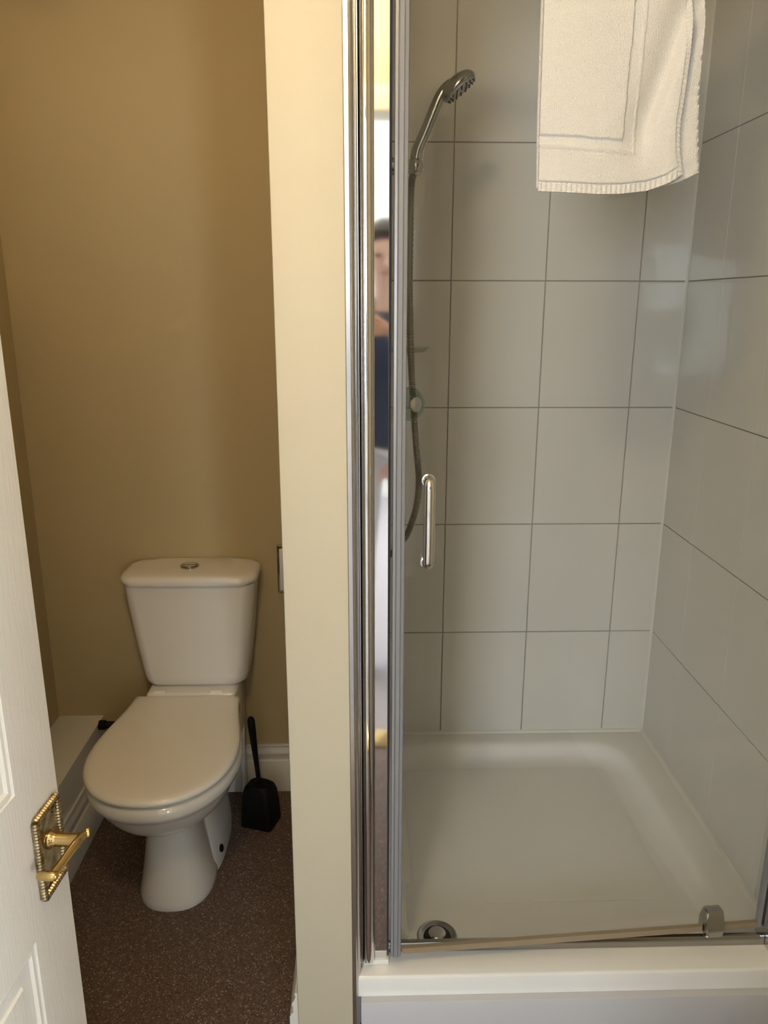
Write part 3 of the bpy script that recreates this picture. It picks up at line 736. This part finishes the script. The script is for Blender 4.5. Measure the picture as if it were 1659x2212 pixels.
# ------------------------------------------------------------------ the photographer, seen only as a reflection in the chrome post
M.update(skin=mat('skin', (.62, .40, .33), .5), navy=mat('navy_cotton', (.030, .040, .085), .9), pale=mat('pale_grey_cotton', (.52, .50, .56), .9), hair=mat('brown_hair', (.06, .035, .02), .6), shoe=mat('blue_canvas', (.06, .22, .50), .8))
PB_ = Vector((.085, -.47, 0))
person = thing('person', 'person in navy top and pale trousers reflected in the chrome post, holding up a phone', 'person', PB_)
def skinned(name, chains, m, parent, sub=2):
    vs, es, rs = [], [], []; idx = {}
    def vid(p):
        k = tuple(round(c, 5) for c in p[:3])
        if k not in idx: idx[k] = len(vs); vs.append(p[:3]); rs.append(p[3:])
        return idx[k]
    for ch in chains:
        ids = [vid(p) for p in ch]
        es.extend(zip(ids, ids[1:]))
    me = bpy.data.meshes.new(name); me.from_pydata(vs, es, []); me.materials.append(m)
    o = bpy.data.objects.new(name, me); COL.objects.link(o); o.parent = parent
    sk = o.modifiers.new('skin', 'SKIN'); sk.use_smooth_shade = True
    for i, d in enumerate(me.skin_vertices[0].data):
        r = rs[i]; d.radius = (r[0], r[-1]); d.use_root = (i == 0)
    ss = o.modifiers.new('subdivision', 'SUBSURF'); ss.levels = ss.render_levels = sub
    return o
def limbs(g):
    ch = [[(0, 0, .96 - (.12 if g else 0), .150 + g, .105 + g), (0, .005, 1.08, .135 + g, .095 + g), (0, .0, 1.24, .150 + g, .105 + g), (0, -.01, 1.37, .150 + g, .095 + g), (0, 0, 1.44, .065 + g, .060 + g)]]
    for s_ in (-1, 1):
        ch.append([(0, -.01, 1.37, .150 + g, .095 + g), (s_ * .165, .0, 1.385, .060 + g), (s_ * .205, .06, 1.24, .048 + g), (s_ * .200, .13, 1.15, .042 + g), (s_ * .15, .27, 1.24, .036 + g), (s_ * .105 - .04, .385, 1.335, .028 + g)])
    return ch
def legs(g):
    return [[(0, 0, .96 + (.10 if g else 0), .140 + g, .098 + g)] + [(s_ * .095, 0, .86, .085 + g), (s_ * .10, .0, .50, .058 + g), (s_ * .10, -.01, .34, .052 + g), (s_ * .10, -.02, .08, .038 + g)] for s_ in (-1, 1)]
body = skinned('body', limbs(0) + legs(0) + [[(0, 0, 1.44, .065, .060), (0, .005, 1.50, .050), (0, .015, 1.56, .058), (0, .02, 1.63, .076, .090), (0, .02, 1.70, .070, .082)]], M['skin'], person)
skinned('jumper', limbs(.012), M['navy'], person)
skinned('trousers', legs(.013), M['pale'], person)
bm = bmesh.new()
bmesh.ops.create_uvsphere(bm, u_segments=24, v_segments=16, radius=1.0, matrix=Matrix.Translation((0, .0, 1.655)) @ Matrix.Diagonal((.086, .100, .112, 1)))
bmesh.ops.delete(bm, geom=[v for v in bm.verts if v.co.y > .055 and v.co.z < 1.70 or v.co.z < 1.56], context='VERTS')
obj('hair', bm, M['hair'], person)
for s_ in (-1, 1):
    bm = bmesh.new(); bmesh.ops.create_uvsphere(bm, u_segments=12, v_segments=8, radius=1.0, matrix=Matrix.Translation((s_ * .032, .098, 1.632)) @ Matrix.Diagonal((.013, .007, .007, 1))); obj('eye', bm, M['black'], person)
    skinned('shoe', [[(s_ * .10, -.05, .045, .038, .040), (s_ * .10, .03, .040, .042, .038), (s_ * .105, .12, .030, .040, .028), (s_ * .105, .17, .028, .028, .022)]], M['shoe'], person)
    # hand closing on the edge of the phone
    wx = s_ * .105 - .04; kx = (-.085 + (.039 if s_ > 0 else -.039))
    pts = [(wx, .385, 1.335, .026), (wx * .55 + kx * .45 + s_ * .012, .415, 1.365, .030, .018), (kx + s_ * .022, .435, 1.392, .032, .016)]
    ch = [pts]
    for f, (dz, ln) in enumerate(((.026, .95), (.010, 1.05), (-.006, 1.0), (-.020, .82))):
        ch.append([pts[-1], (kx + s_ * .012, .4515, 1.392 + dz, .0085), (kx - s_ * .010, .4545, 1.396 + dz, .0080), (kx - s_ * .026 * ln, .4510, 1.398 + dz, .0070)])
    ch.append([pts[1], (kx + s_ * .022, .418, 1.400, .0105), (kx + s_ * .004, .422, 1.424, .0092), (kx - s_ * .012, .4235, 1.436, .0080)])
    skinned('hand', ch, M['skin'], person)
bm = bmesh.new(); tube(bm, [(0, .100, 1.632), (0, .112, 1.612), (0, .118, 1.600), (0, .104, 1.594)], [.006, .010, .013, .008], n=10); obj('nose', bm, M['skin'], person)
bm = bmesh.new(); tube(bm, catmull([(-.024, .088, 1.572), (0, .098, 1.570), (.024, .088, 1.572)], 4), .005, n=8); obj('mouth', bm, mat('lips', (.45, .18, .16), .5), person)
phone = thing('phone', 'black phone held up by the person reflected in the chrome post', 'phone', (0, -.030, 1.41))
phone.rotation_euler = (-R(8), 0, 0)
bxo('phone_body', M['black'], phone, -.037, .037, -.004, .004, -.070, .075, bev=.0035, seg=3)

# ------------------------------------------------------------------ ceiling lamps out of view; the one over the toilet is added
for k, (L, wt) in enumerate(LAMPS):
    lamp = thing('ceiling_lamp', ('opal globe ceiling lamp in front of the partition', 'unseen opal globe lamp added to light the toilet')[k], 'ceiling lamp', L); lamp['group'] = 'opal ceiling lamps'
    bm = lathe(bmesh.new(), [(.055, CEIL - L.z - .0006), (.055, CEIL - L.z - .02), (.03, CEIL - L.z - .035), (.026, .045), (0, .045)], n=32); obj('ceiling_rose', bm, M['chrome'], lamp)
    bm = bmesh.new(); bmesh.ops.create_uvsphere(bm, u_segments=32, v_segments=20, radius=.048)
    obj('globe', bm, emit_mat('opal_globe', LAMP_C, wt / (math.pi * 4 * math.pi * .048 ** 2)), lamp)
